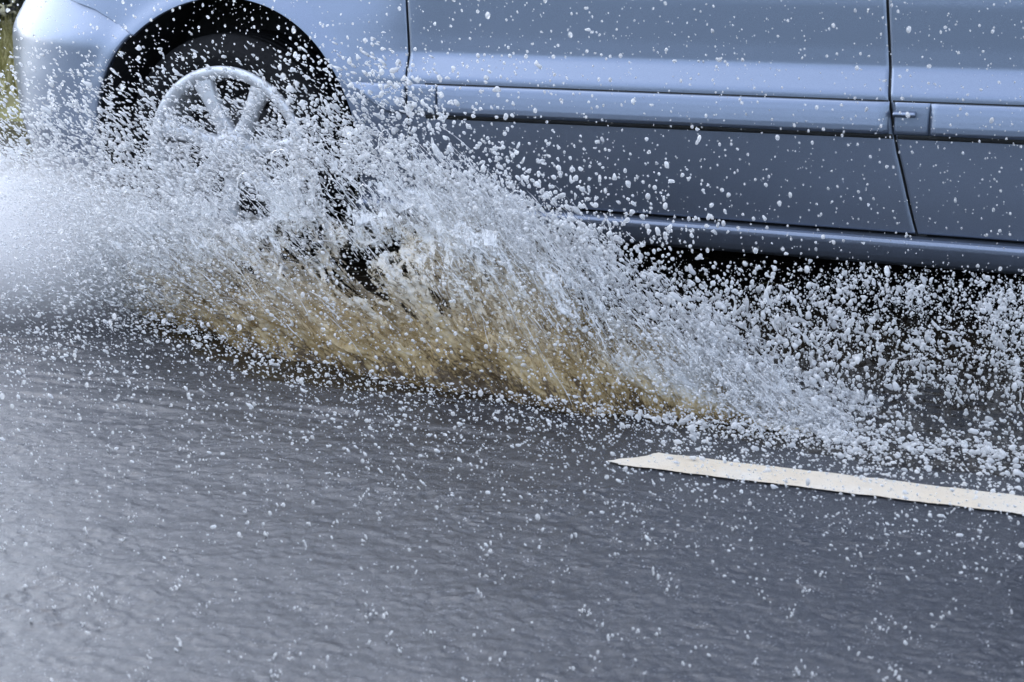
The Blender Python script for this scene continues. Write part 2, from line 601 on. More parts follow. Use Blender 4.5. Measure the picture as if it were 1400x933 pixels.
def side_y(x, z, kind='body'):
    """distance of the car's near side from its widest line (towards +y), z before the wedge"""
    x, z = np.broadcast_arrays(np.asarray(x, float), np.asarray(z, float))
    d = np.interp(z, _zz, _door)
    f = np.interp(z, _zz, _fend)
    k = sstep(0.36, 0.62, x)
    y = d * k + f * (1 - k)
    kb = sstep(-0.22, -0.36, x)
    if kind == 'bumper': kb = np.maximum(kb, 0.85)
    y = y * (1 - kb) + np.interp(z, _zz, _bump) * kb if kind == 'bumper' else y
    for cx in (ARX, ARX2):
        r = np.hypot(x - cx, z - ARZ)
        y = y - 0.009 * np.exp(-np.clip((r - ARR) / 0.035, 0, 9) ** 2)
    return y + plan(x)


def P3(x, z, kind='body', out=0.0):
    x, z = np.broadcast_arrays(np.asarray(x, float), np.asarray(z, float))
    return np.stack([x, side_y(x, z, kind) - out, z + wedge(z, x)], -1)


def gapA(z): return np.interp(z, [.16, .46, .61, .75, 1.0], [.556, .548, .544, .534, .50])
def gapB(z): return np.interp(z, [.16, .241, .417, .537, .623, .79, 1.0], [1.885, 1.863, 1.812, 1.789, 1.779, 1.762, 1.755])
def gapC(z): return np.where(z < ARZ + ARR, ARX2 - np.sqrt(np.clip(ARR ** 2 - (z - ARZ) ** 2, 0, 1)) - 0.02, 2.68 + (z - ARZ - ARR) * 0.6)


CAR = empty('car', (1.3, 0.9, 0), 'silver blue multi-purpose car driving through flood water in the rain', 'car')
G = 0.0035   # half a panel gap


def panel_rows(name, x0, x1, zs, nu, parent, kind='body', mat=PAINT, solid=0.014):
    u = np.linspace(0, 1, nu)
    a, b = x0(zs), x1(zs)
    X = a[None] + (b - a)[None] * u[:, None]
    Z = np.tile(zs, (nu, 1))
    return grid_obj(name, P3(X, Z, kind), mat, parent, solid)


Zd = np.concatenate([np.linspace(0.238, 0.53, 60), np.linspace(0.535, 0.64, 44), np.linspace(0.645, 0.955, 50)])
door_a = panel_rows('door', lambda z: gapA(z) + G, lambda z: gapB(z) - G, Zd, 130, CAR)
door_b = panel_rows('door', lambda z: gapB(z) + G, lambda z: gapC(z) - 0.01, Zd, 90, CAR)

# front wing: behind the arch, above it, and the tongue down to the bumper seam
ph = np.linspace(math.asin((0.20 - ARZ) / ARR), math.pi / 2, 110)
zr = ARZ + ARR * np.sin(ph)
zu = np.linspace(ARZ + ARR, 0.955, 34)[1:]
ZS = 0.637


def xarch(z): return np.sqrt(np.clip(ARR ** 2 - (z - ARZ) ** 2, 0, None))
def seam_x(z): return np.interp(z, [.637, .681, .705, .722, .76, .80], [-.265, -.345, -.40, -.48, -.56, -.58])


mb = MB()
zall = np.concatenate([zr, zu])
u = np.linspace(0, 1, 70)
a, b = ARX + xarch(zall), gapA(zall) - G
X = a[None] + (b - a)[None] * u[:, None] ** 1.3
mb.grid(P3(X, np.tile(zall, (70, 1))))
zl = zall[zall >= ZS]
a, b = seam_x(zl), ARX - xarch(zl)
u = np.linspace(0, 1, 60)
X = a[None] + (b - a)[None] * (1 - (1 - u[:, None]) ** 1.3)
mb.grid(P3(X, np.tile(zl, (60, 1))))
wing = mb.obj('wing', PAINT, CAR)
bm = bmesh.new(); bm.from_mesh(wing.data)
bmesh.ops.remove_doubles(bm, verts=bm.verts, dist=2e-4)
bm.to_mesh(wing.data); bm.free()
m = wing.modifiers.new('thickness', 'SOLIDIFY'); m.thickness = 0.014; m.offset = -1

# rear quarter behind the second arch
mb = MB()
zq = np.concatenate([ARZ + ARR * np.sin(ph), zu])
u = np.linspace(0, 1, 40)
X = (ARX2 + xarch(zq))[None] * (1 - u[:, None]) + 3.42 * u[:, None]
mb.grid(P3(X, np.tile(zq, (40, 1))))
zl2 = zu
a, b = gapC(zl2), np.full(len(zl2), ARX2 + 0.0)
X = a[None] + (b - a)[None] * np.linspace(0, 1, 8)[:, None]
o = mb.obj('quarter_panel', PAINT, CAR)
m = o.modifiers.new('thickness', 'SOLIDIFY'); m.thickness = 0.014; m.offset = -1

# bumper: from the car's centre round the corner to the arch
nb, nz = 150, 80
wq = 1 - np.cos(np.linspace(0, 1, 130) * math.pi / 2)
P = np.zeros((nb, nz, 3))
SEX, SEZ = [-.9, -.56, -.48, -.40, -.345, -.265, -.2], [.735, .74, .718, .70, .676, .632, .60]
for j, v in enumerate(np.linspace(0, 1, nz)):
    zt = np.full(130, 0.70)
    for _ in range(12):                                   # the row ends on the arch and under the seam at once
        z = 0.20 + v * (zt - 0.20)
        xe = ARX - np.sqrt(np.clip(ARR ** 2 - (z - ARZ) ** 2, 0.02, None))
        xx = -0.9 + (xe + 0.9) * wq
        zt = 0.5 * zt + 0.5 * np.interp(xx, SEX, SEZ)
    z = 0.20 + v * (zt - 0.20)
    lean = np.interp(z, _zz, _bump)
    yy = side_y(xx, z, 'bumper')
    xf = xx + lean * np.clip((-0.35 - xx) / 0.55, 0, 1)
    P[20:, j] = np.stack([xf, yy, z], -1)
    z0 = 0.20 + v * 0.535
    P[:20, j] = np.stack([np.full(20, xf[0]), np.linspace(0.9, yy[0], 21)[:20], np.full(20, z[0])], -1)
bumper = grid_obj('bumper', P, PAINT, CAR, 0.014)

# headlamp in the corner above the bumper, bonnet, glasshouse, far side
xh = np.concatenate([-0.88 + 0.30 * np.linspace(0, 1, 30)])
P = np.stack([P3(xh * np.ones_like(xh), np.full(30, z), 'bumper') + np.array([0.06 * (z - 0.74) / 0.1, 0, 0]) for z in np.linspace(0.745, 0.88, 12)], 1)
grid_obj('headlight', P, LENS, CAR, 0.01)

Wc = 0.9   # centre line


def loft(name, rows, mat, parent=CAR, n=24, solid=0):
    """rows: list of polylines with as many points each"""
    return grid_obj(name, np.array(rows, float), mat, parent, solid)


bon = []
for t in np.linspace(0, 1, 16):
    x = -0.80 + 1.15 * t
    yedge = float(side_y(x, 0.95)) if x > -0.6 else 0.16 + float(plan(x)) * 0.9
    zc = 0.86 + 0.13 * t ** 0.7
    row = []
    for s in np.linspace(-1, 1, 21):
        row.append((x, Wc + s * (Wc - yedge), zc + 0.04 * (1 - s * s) - (0.01 if abs(s) == 1 else 0)))
    bon.append(row)
loft('bonnet', bon, PAINT)
ws = []
for t in np.linspace(0, 1, 14):
    x = 0.36 + 0.80 * t
    half = 0.80 - 0.20 * t
    ws.append([(x - 0.10 * (1 - s * s), Wc + s * half, 0.985 + 0.60 * t ** 0.9) for s in np.linspace(-1, 1, 17)])
loft('windscreen', ws, GLASS)
rf = []
for t in np.linspace(0, 1, 24):
    x = 1.12 + 2.15 * t
    half = 0.62 - 0.02 * t
    zc = 1.58 + 0.04 * math.sin(math.pi * t) - 0.05 * t
    rf.append([(x, Wc + s * half, zc + 0.05 * (1 - abs(s) ** 2.5)) for s in np.linspace(-1, 1, 21)])
loft('roof', rf, PAINT, solid=0.02)
rw = []
for t in np.linspace(0, 1, 8):
    rw.append([(3.27 + 0.14 * t, Wc + s * (0.60 - 0.05 * t), 1.54 - 0.56 * t) for s in np.linspace(-1, 1, 13)])
loft('rear_window', rw, GLASS)
tg = []
for t in np.linspace(0, 1, 10):
    tg.append([(3.40 + 0.03 * math.sin(math.pi * t), Wc + s * 0.55, 0.98 - 0.68 * t) for s in np.linspace(-1, 1, 13)])
loft('tailgate', tg, PAINT)


def glass_at(x, z): return 0.075 + 0.205 * (z - 0.955) / 0.62


for (x0, x1, x2, x3, par) in ((0.62, 1.72, 1.74, 1.22, door_a), (1.80, 2.62, 2.58, 1.82, door_b), (2.70, 3.24, 3.12, 2.66, CAR)):
    rows = []
    for t in np.linspace(0, 1, 8):
        z = 0.965 + 0.53 * t
        xa, xc = x0 + (x3 - x0) * t, x1 + (x2 - x1) * t
        rows.append([(xa + (xc - xa) * s, glass_at(0, z) + 0.004, z) for s in np.linspace(0, 1, 10)])
    grid_obj('side_window', np.array(rows), GLASS, par, 0.006)
mb = MB()
for (xa, xb_, xc, xd) in ((1.725, 1.795, 1.815, 1.745), (2.625, 2.695, 2.655, 2.585), (3.245, 3.36, 3.26, 3.125), (0.50, 0.615, 1.215, 1.12)):
    mb.grid(np.array([[(xa, glass_at(0, .955), .955), (xb_, glass_at(0, .955), .955)], [(xd, glass_at(0, 1.50), 1.50), (xc, glass_at(0, 1.50), 1.50)]]))
mb.grid(np.array([[(1.12, glass_at(0, 1.495), 1.495), (3.26, glass_at(0, 1.495), 1.495)], [(1.12, 0.285, 1.585), (3.26, 0.285, 1.55)]]))
tq = np.linspace(0, 1, 10)
zw = 0.975 + 0.53 * tq
tw = np.clip((zw - 0.985) / 0.60, 0, 1) ** (1 / 0.9)
mb.grid(np.stack([np.stack([0.36 + 0.80 * tw - 0.005, Wc - (0.80 - 0.20 * tw) - 0.002, zw], -1), np.stack([0.64 + 0.60 * tq, glass_at(0, zw), zw], -1)], 1))
mb.obj('roof_pillar', PAINT, CAR)
# far side of the body and floor pan close the car off from the light behind it
mb = MB()
for (xa, xb_) in ((-0.30 + 0.0, 0), ):
    pass
mb.grid(np.array([[(x, 1.8 - float(plan(x)) - (0.07 if z > 0.9 else 0.0) - 0.0, 0.20 + k * (min(0.955, 0.80 + 0.15 * (x + 0.895)) - 0.20)) for k, z in ((0, .2), (.4, .5), (.73, .75), (1, .955))] for x in np.linspace(-0.895, 3.41, 60)]))
mb.grid(np.array([[(x, 1.725 - (z - .955) * .33, z) for z in (0.955, 1.25, 1.56)] for x in np.linspace(1.0, 3.25, 12)]))
mb.obj('body_side', PAINT, CAR)
mb = MB()
mb.box((0.42, 0.075, 0.150), (2.26, 1.74, 0.30))
mb.box((0.42, 1.60, 0.06), (2.26, 1.70, 0.149))  # low strips hung below the floor, added to keep light out underneath
mb.box((-0.80, 0.45, 0.10), (-0.76, 1.40, 0.204))
mb.box((2.27, 0.42, 0.09), (2.31, 1.70, 0.199))
mb.box((-0.38, 0.42, 0.185), (0.415, 1.74, 0.30))
mb.box((-0.80, 0.42, 0.205), (-0.385, 1.40, 0.30))
mb.box((2.265, 0.42, 0.20), (3.30, 1.74, 0.32))
mb.obj('floor_pan_and_baffles', BLACK, CAR, smooth=False)

# sill: ledge that catches the sky, then a face that turns under
prof = np.array([(0.060, 0.234), (0.034, 0.2335), (0.016, 0.232), (0.008, 0.2285), (0.004, 0.222), (0.004, 0.213), (0.008, 0.200), (0.014, 0.185), (0.024, 0.170), (0.040, 0.160), (0.075, 0.155)])
tt = np.linspace(0, 1, 40)
pf = np.stack([np.interp(tt, np.linspace(0, 1, len(prof)), prof[:, i]) for i in (0, 1)], 1)
xs = np.linspace(0.40, 2.27, 60)
sill = grid_obj('sill', np.array([[(x, y, z - 0.004) for (y, z) in pf[::-1]] for x in xs]), PAINT, CAR)

# rubber seals seen through the panel gaps
for gp in (gapA, gapB):
    zz = np.linspace(0.20, 0.95, 60)
    Pq = np.stack([P3(gp(zz) + dx, zz, out=-0.010) for dx in (-0.02, 0.02)], 0)
    grid_obj('door_seal', Pq, SEAL, CAR, 0.006)
xq = np.linspace(0.40, 2.27, 60)
Pq = np.stack([P3(xq, np.full(60, z), out=-0.016) for z in (0.215, 0.262)], 1)
grid_obj('door_seal', Pq, SEAL, CAR, 0.006)


# rubbing strips along the doors and wing
def moulding(xa, xb_, parent, taper=False, flat=False, n=90):
    pr = np.array([(0.0, -.001), (0.02, .010), (0.06, .0180), (0.14, .0220), (0.30, .0215), (0.50, .0185), (0.70, .0150), (0.88, .0110), (0.96, .0075), (0.99, .004), (1.0, -.001)])
    k = 0.55 if flat else 1.0
    xs = np.linspace(xa, xb_, n)
    P = np.zeros((n, 40, 3))
    vv = np.linspace(0, 1, 40) ** 1.0
    for i, x in enumerate(xs):
        z0, z1 = 0.4605, 0.5395
        kk = k
        if taper:
            s = (x - xa) / (xb_ - xa)
            z0 = z1 - (z1 - z0) * (0.18 + 0.82 * sstep(0, 0.75, s))
            kk = k * (0.35 + 0.65 * sstep(0, .5, s))
        e = min((x - xa), (xb_ - x)) / 0.004
        kk *= min(1.0, 0.25 + 0.75 * math.sqrt(max(0, min(1, e)))) 
        z = z0 + (z1 - z0) * vv
        out = np.interp(vv, pr[:, 0], pr[:, 1]) * kk
        P[i] = np.stack([np.full(40, x), side_y(x, z) - out, z + wedge(z, x)], -1)
    return grid_obj('side_moulding', P, PAINT, parent)


moulding(0.392, gapA(.5) - G, wing, taper=True, n=40)
moulding(gapA(.5) + G, 0.632, door_a, flat=True, n=24)
moulding(0.634, gapB(.5) - G - 0.004, door_a)
moulding(gapB(.5) + G + 0.002, 1.884, door_b, flat=True, n=24)
moulding(1.886, 2.26, door_b, n=40)
# black strip standing in for the shadow under each rubbing strip
for (xa, xb_, par) in ((0.60, gapB(.46) - G, door_a), (gapB(.46) + G + 0.004, 2.26, door_b)):
    xs_ = np.linspace(xa, xb_, 60)
    Pq = np.array([[(x, float(side_y(x, z)) - 0.0035 * (0.35 if k in (0, 2) else 1), z + float(wedge(z, x))) for k, z in enumerate((0.4505, 0.456, 0.4625))] for x in xs_])
    grid_obj('moulding_dark_line', Pq, SEAL, par)
for (xa, xb_, par) in ((0.60, gapB(.54) - G, door_a), (gapB(.54) + G + 0.004, 2.26, door_b)):  # thin dark line laid above each rubbing strip
    xs_ = np.linspace(xa, xb_, 60)
    Pq = np.array([[(x, float(side_y(x, z)) - 0.0012, z + float(wedge(z, x))) for z in (0.5385, 0.5425)] for x in xs_])
    grid_obj('moulding_dark_line', Pq, SEAL, par)
# small bright clip at the leading end of the second door's strip
xs_ = np.linspace(gapB(.52) + 0.008, gapB(.52) + 0.060, 12)
Pq = np.array([[(x, float(side_y(x, z)) - 0.011 - 0.012 * math.sin(k / 5 * math.pi), z + float(wedge(z, x))) for k, z in enumerate(np.linspace(0.504, 0.520, 6))] for x in xs_])
grid_obj('moulding_clip', Pq, PAINT, door_b, 0.004)
# wheel housings
for cx in (ARX, ARX2):
    a = np.linspace(-0.42, math.pi + 0.42, 60)
    Pq = np.stack([np.stack([cx + (ARR + 0.008) * np.cos(a), np.full(60, y), ARZ + (ARR + 0.008) * np.sin(a)], -1) for y in (0.030, 0.15, 0.40)], 1)
    mb = MB(); mb.grid(Pq)
    back = np.stack([Pq[:, 2], np.stack([np.full(60, cx), np.full(60, 0.40), np.full(60, 0.3)], -1)], 1)
    mb.grid(back)
    mb.obj('wheel_housing', BLACK, CAR)


RUBBER.node_tree.nodes['Principled BSDF'].inputs['Specular IOR Level'].default_value = 0.15

# ---- wheels
def build_wheel(cx, first=None):
    if first is not None:
        w = first.copy(); COL.objects.link(w); w.parent = CAR
        w.matrix_parent_inverse = first.matrix_parent_inverse.copy()
        w.location = (first.location.x + cx, first.location.y, first.location.z)
        for ch in list(first.children):
            c = ch.copy(); COL.objects.link(c); c.parent = w
        return w
    w = bpy.data.objects.new('wheel', None); COL.objects.link(w)
    w.parent = CAR; w.matrix_parent_inverse = CAR.matrix_basis.inverted()
    w.location = (0, 0.0, 0.32)
    y0 = 0.022
    tp = [(0.232, y0 + 0.035), (0.238, y0 + 0.012), (0.246, y0 + 0.004), (0.262, y0), (0.285, y0 + 0.004), (0.300, y0 + 0.014), (0.309, y0 + 0.022)]
    for k in range(5):                                          # tread blocks and grooves across the width
        ya = y0 + 0.030 + k * 0.033
        tp += [(0.3195, ya), (0.3205, ya + 0.024), (0.312, ya + 0.026), (0.312, ya + 0.031)]
    tp += [(0.305, y0 + 0.20), (0.26, y0 + 0.215), (0.216, y0 + 0.20)]
    Pt = lathe(tp, 180)
    # raised rings and shallow side blocks on the shoulder
    ang = np.linspace(0, 2 * math.pi, 181)
    Pt[:, 5:7, 1] += (0.003 * (np.sin(ang * 62) > 0.2))[:, None]
    mb = MB(); mb.grid(Pt)
    t = mb.obj('tyre', RUBBER)
    t.parent = w
    mb = MB()
    mb.grid(lathe([(0.205, y0 + 0.19), (0.192, y0 + 0.10), (0.202, y0 + 0.04), (0.203, y0 + 0.022), (0.206, y0 + 0.006), (0.219, y0 - 0.003), (0.232, y0 - 0.005), (0.238, y0 + 0.003), (0.236, y0 + 0.016)], 140))
    for k in range(7):
        th = rad(8.5 + 360 / 7 * k)
        c, s = math.cos(th), math.sin(th)
        rs = np.linspace(0.035, 0.212, 16)
        rows = []
        for r in rs:
            wd = 0.020 + 0.010 * ((r - 0.12) / 0.085) ** 2
            yy = y0 + 0.030 - 0.022 * sstep(0.05, 0.2, r)
            sec = [(-wd, 0.028), (-wd, 0.006), (-wd * 0.7, 0.0), (0, -0.003), (wd * 0.7, 0.0), (wd, 0.006), (wd, 0.028)]
            rows.append([(c * r - s * q, yy + d, s * r + c * q) for q, d in sec])
        mb.grid(np.array(rows))
    mb.grid(lathe([(0.058, y0 + 0.06), (0.060, y0 + 0.030), (0.052, y0 + 0.020), (0.040, y0 + 0.017)], 48))
    r_ = mb.obj('rim', ALLOY); r_.parent = w
    mb = MB(); mb.grid(lathe([(0.039, y0 + 0.02), (0.036, y0 + 0.010), (0.020, y0 + 0.006), (0.0, y0 + 0.005)], 40))
    h_ = mb.obj('hub_cap', ALLOY); h_.parent = w
    mb = MB(); mb.grid(lathe([(0.03, y0 + 0.085), (0.14, y0 + 0.085), (0.14, y0 + 0.105), (0.03, y0 + 0.105)], 64))
    d_ = mb.obj('brake_disc', simple('brake_iron', (0.12, 0.12, 0.125), 0.5, 0.8, 60, 0.3)); d_.parent = w
    mb = MB(); mb.grid(lathe([(0.0, y0 + 0.13), (0.195, y0 + 0.13)], 48))
    k_ = mb.obj('wheel_backing', BLACK); k_.parent = w
    return w


wheel = build_wheel(0)
build_wheel(ARX2, wheel)

# ------------------------------------------------------------------ splash geometry
BASE = [(225, 428), (300, 456), (400, 490), (520, 515), (640, 533), (780, 552), (860, 562), (930, 568), (1000, 575), (1060, 581), (1120, 588), (1190, 598)]
CREST = [(50, 358), (85, 305), (135, 275), (235, 250), (395, 212), (562, 215), (680, 275), (785, 335), (885, 405), (990, 485), (1080, 555), (1165, 592)]
base_px = np.array(BASE, float)
crest_px = np.array(CREST, float)
Bw = at_z(base_px[:, 0], base_px[:, 1])
Cy = Bw[:, 1] + np.array([.10, .13, .16, .18, .20, .20, .18, .15, .11, .07, .03, .01])
Cy = np.minimum(Cy, -0.20)
Cw = at_y(crest_px[:, 0], crest_px[:, 1], Cy)
SS = np.linspace(0, 1, len(BASE))


def cr(S, arr):
    """smooth interpolation down the splash"""
    out = np.stack([np.interp(S, SS, arr[:, i]) for i in range(arr.shape[1])], -1)
    return out


def sheet_point(s, t, fwd=0.0):
    b = cr(s, Bw)
    c = cr(s, Cw)
    q = b + (c - b) * t[..., None]
    # ballistic bow: steep at the foot, arching over at the lip
    hgt = (c - b)[..., 2]
    q[..., 2] += hgt * 0.16 * (t - t * t) * 2
    q[..., 1] += fwd
    return q


def smooth_tables():
    global SS, Bw, Cw
    fine = np.linspace(0, 1, 400)
    def sm(a):
        f = np.stack([np.interp(fine, SS, a[:, i]) for i in range(3)], -1)
        k = np.exp(-0.5 * (np.arange(-40, 41) / 14.0) ** 2); k /= k.sum()
        pad = np.concatenate([f[:1] + (f[:1] - f[1:41])[::-1], f, f[-1:] + (f[-1:] - f[-41:-1])[::-1]])
        return np.stack([np.convolve(pad[:, i], k, 'valid') for i in range(3)], -1)
    Bw, Cw = sm(Bw), sm(Cw)
    SS = fine


smooth_tables()

SPL = empty('water_splash', tuple(cr(np.array([0.4]), Bw)[0]), 'muddy brown and white wall of water thrown up beside the car', 'splash')


def gap(s, t):
    """where the wall of water is torn open: 0 full, 1 open"""
    w = fbm(np.stack([s * 9, t * 3], -1), 2, 301)
    n = fbm(np.stack([s * 58 + 1.3 * w, t * 2.2 + 0.5 * w], -1), 3, 303, 0.62)
    n = n + 0.06 + 0.09 * sstep(0.40, 0.52, s) * sstep(0.90, 0.75, s)
    return sstep(-0.04, 0.22, n) * sstep(0.10, 0.42, t + 0.1 * w) * sstep(1.2, 0.85, t) * sstep(0.06, 0.16, s) * sstep(0.97, 0.85, s)


def thin_out(s, t, r, k=0.95):
    return r.uniform(0, 1, len(s)) > k * gap(s, t)


def build_sheet():
    V, Fs, off = [], [], 0
    at = {k: [] for k in ('s', 't', 'lay', 'mud', 'gap')}
    for lay, (fwd, tmax, seed) in enumerate(((0.0, 1.0, 3), (0.06, 1.10, 31), (0.13, 1.14, 57), (0.20, 1.08, 83), (-0.05, 0.72, 77))):
        ns, ntt = 620, 150
        s = np.linspace(0, 1, ns)[:, None] * np.ones((1, ntt))
        t = np.linspace(-0.015, tmax, ntt)[None] * np.ones((ns, 1))
        warp = fbm(np.stack([s * 14, t * 5], -1), 3, seed + 1)
        streak = fbm(np.stack([s * 60 + warp * 2.2, t * 4.5 + warp * 0.8], -1), 4, seed + 2, 0.6)
        blob = fbm(np.stack([s * 60 + warp * 2, t * 22], -1), 3, seed + 5)
        big = fbm(np.stack([s * 13, t * 3.0], -1), 3, seed + 9)
        P = sheet_point(s, np.maximum(t, 0), fwd)
        up = sstep(0, .15, t)
        P[..., 1] += 0.012 * streak - 0.035 * big + 0.003 * blob
        P[..., 2] += 0.003 * blob * up + 0.020 * streak * sstep(.2, .9, t) + 0.03 * big * sstep(.3, 1, t)
        P[..., 0] += 0.006 * fbm(np.stack([s * 40, t * 6], -1), 2, seed + 12) * up
        m_ = 1.0 - sstep(0.0, 0.15, t) * 0.20  # darkest at the foot: shading there is painted in through the mud value
        hi_ = 0.14 * sstep(0.02, 0.15, s) * sstep(0.62, 0.40, s)
        m_ = m_ - 0.50 * sstep(0.12, 0.66, t - hi_ + 0.12 * big + 0.05 * streak) - 0.34 * sstep(0.45, 0.9, t - hi_ + 0.12 * big)
        m_ = m_ - 0.55 * sstep(0.52, 0.78, s) * sstep(0.0, 0.25, t) - 0.25 * sstep(0.09, 0.0, s)
        V.append(P.reshape(-1, 3)); Fs.append(grid_faces(ns, ntt, off))
        for k, v in (('s', s), ('t', t), ('lay', np.full(s.shape, lay)), ('mud', np.clip(m_, 0, 1)), ('gap', gap(s + 0.004 * lay, t))): at[k].append(v.ravel())
        off += ns * ntt
    return mesh_obj('water_sheet', np.concatenate(V), np.concatenate(Fs), SHEET, SPL, attrs={k: np.concatenate(v) for k, v in at.items()})


build_sheet()


# ------------------------------------------------------------------ drops
def ico(sub):
    bm = bmesh.new()
    bmesh.ops.create_icosphere(bm, subdivisions=sub, radius=1.0)
    v = np.array([x.co[:] for x in bm.verts])
    f = np.array([[q.index for q in p.verts] for p in bm.faces])
    bm.free()
    return v, f


ICO = {k: ico(k) for k in (1, 2, 3)}


def variants(sub, n, knob, seed):
    r = np.random.default_rng(seed)
    v, f = ICO[sub]
    out = []
    for i in range(n):
        rr = np.full(len(v), 0.62)
        for _ in range(r.integers(2, 6)):
            l = r.normal(size=3); l /= np.linalg.norm(l)
            rr += knob * r.uniform(0.25, 1.0) * np.exp((v @ l - 1) * r.uniform(3, 9))
        w = v * rr[:, None]
        w /= np.abs(w).max() ** 0.5 * np.sqrt((w ** 2).sum(1)).mean() ** 0.5
        out.append(w)
    return out, f


ROUND1 = variants(1, 12, 0.25, 1)
ROUND2 = variants(2, 16, 0.30, 2)
CLUMP2 = variants(2, 20, 0.85, 3)
CLUMP3 = variants(3, 24, 1.5, 4)


def rand_rot(n, r):
    q = r.normal(size=(n, 4)); q /= np.linalg.norm(q, axis=1)[:, None]
    w, x, y, z = q.T
    return np.stack([np.stack([1 - 2 * (y * y + z * z), 2 * (x * y - z * w), 2 * (x * z + y * w)], -1),
                     np.stack([2 * (x * y + z * w), 1 - 2 * (x * x + z * z), 2 * (y * z - x * w)], -1),
                     np.stack([2 * (x * z - y * w), 2 * (y * z + x * w), 1 - 2 * (x * x + y * y)], -1)], 1)


class Drops:
    def __init__(self): self.v, self.f, self.n, self.count = [], [], 0, 0

    def add(self, C, R, kind, elong=1.0, axis=None, r=rng):
        """C centres, R radii, elongated along unit axis"""
        C = np.asarray(C, float); R = np.asarray(R, float) * np.ones(len(C))
        if not len(C): return
        shapes, f = kind
        which = r.integers(0, len(shapes), len(C))
        el = np.asarray(elong, float) * np.ones(len(C))
        for k in range(len(shapes)):
            sel = np.where(which == k)[0]
            if not len(sel): continue
            V = np.einsum('vj,nij->nvi', shapes[k], rand_rot(len(sel), r))
            if axis is not None:
                a = np.asarray(axis, float)
                a = a[sel] if a.ndim == 2 else np.tile(a, (len(sel), 1))
                pr = np.einsum('nvi,ni->nv', V, a)
                V = V + (pr * (el[sel] - 1)[:, None])[..., None] * a[:, None]
            V = V * R[sel][:, None, None] + C[sel][:, None]
            F = f[None] + (np.arange(len(sel)) * len(shapes[k]))[:, None, None] + self.n
            self.v.append(V.reshape(-1, 3).astype(np.float32)); self.f.append(F.reshape(-1, 3))
            self.n += len(sel) * len(shapes[k])
            self.count += len(sel)

    def raw(self, V, F):
        for tri in (F[:, [0, 1, 2]], F[:, [0, 2, 3]]):
            self.f.append(tri + self.n)
        self.v.append(V.astype(np.float32)); self.n += len(V)

    def obj(self, name, mat, parent=None):
        return mesh_obj(name, np.concatenate(self.v), np.concatenate(self.f), mat, parent)


def px_size(P):
    """metres per photo pixel at P"""
    return ((P - CAM) @ FW) / FPX


def px_axis(ang, depth=0.0):
    """unit vector whose picture direction is ang degrees (0 right, 90 up), with some motion towards the viewer"""
    a = np.radians(np.asarray(ang, float))
    v = np.cos(a)[..., None] * np.array([1, 0, 0]) + np.sin(a)[..., None] * np.array([0, 0, 1]) + depth * np.array([0, -1, 0])
    return v / np.linalg.norm(v, axis=-1)[..., None]


cx_, cy_ = crest_px[:, 0], crest_px[:, 1]
def crest_y(px): return np.interp(px, np.concatenate([[-60], cx_, [1420]]), np.concatenate([[360], cy_, [604]]))
def base_y(px): return np.interp(px, np.concatenate([[-60], base_px[:, 0], [1420]]), np.concatenate([[470], base_px[:, 1], [612]]))
def sheet_depth(px): return np.interp(px, [0, 200, 300, 400, 640, 1100, 1400], [-.30, -.33, -.45, -.58, -.68, -.78, -.78])


def sample(n, box, dens, r):
    """n picture points inside box distributed as dens(px, py) in 0..1"""
    out = []
    tot = 0
    while tot < n:
        x = r.uniform(box[0], box[2], n * 2); y = r.uniform(box[1], box[3], n * 2)
        k = r.uniform(0, 1, n * 2) < dens(x, y)
        out.append(np.stack([x[k], y[k]], 1)); tot += k.sum()
        if len(out) > 60: break
    return np.concatenate(out)[:n]


def place(pts, y, r, zmin=0.004):
    P = at_y(pts[:, 0], pts[:, 1], y)
    ok = P[:, 2] > zmin
    return P[ok], ok


def lognorm(r, med, sig, n, lo, hi): return np.clip(med * np.exp(r.normal(0, sig, n)), lo, hi)


def clumpy(x, y, sc, seed, lo=-0.25, hi=0.45): return sstep(lo, hi, fbm(np.stack([x / sc, y / sc], -1), 3, seed))


def clear_of_car(P, gap=0.012):
    lim = np.where((P[:, 0] > -0.9) & (P[:, 2] < 0.95), side_y(np.clip(P[:, 0], -0.899, 3.4), np.clip(P[:, 2], 0.17, 0.94)), 9.0)
    under = (P[:, 2] < 0.165) | (np.hypot(P[:, 0], P[:, 2] - ARZ) < ARR)
    return (P[:, 1] < lim - gap - 0.02) | under


# 1 splash lip: clumps and drops thrown off the crest
r = np.random.default_rng(21)
lip = Drops()
n = 5200
s = r.beta(1.7, 1.35, n); t = np.clip(r.normal(0.93, 0.12, n), 0.45, 1.2)
P = sheet_point(s, t) + r.normal(0, 1, (n, 3)) * np.array([0.03, 0.06, 0.025]) + np.array([0, 0.05, 0])
ok = (P[:, 2] > 0.004) & thin_out(s, t, r, 0.95); P = P[ok]; s = s[ok]
pxs = px_size(P)
ang = np.interp(s, [0, .25, .5, 1], [150, 140, 130, 135]) + r.normal(0, 22, len(P))
big = r.uniform(0, 1, len(P)) < 0.05 + 0.22 * sstep(0.3, 0.7, s)
lip.add(P[big], lognorm(r, 2.5, .42, big.sum(), 1.0, 6) * pxs[big], CLUMP3, r.uniform(1.0, 2.2, big.sum()), px_axis(ang[big]), r)
lip.add(P[~big], lognorm(r, 1.25, .45, (~big).sum(), 0.5, 3.2) * pxs[~big], CLUMP2, r.uniform(1.0, 2.0, (~big).sum()), px_axis(ang[~big]), r)
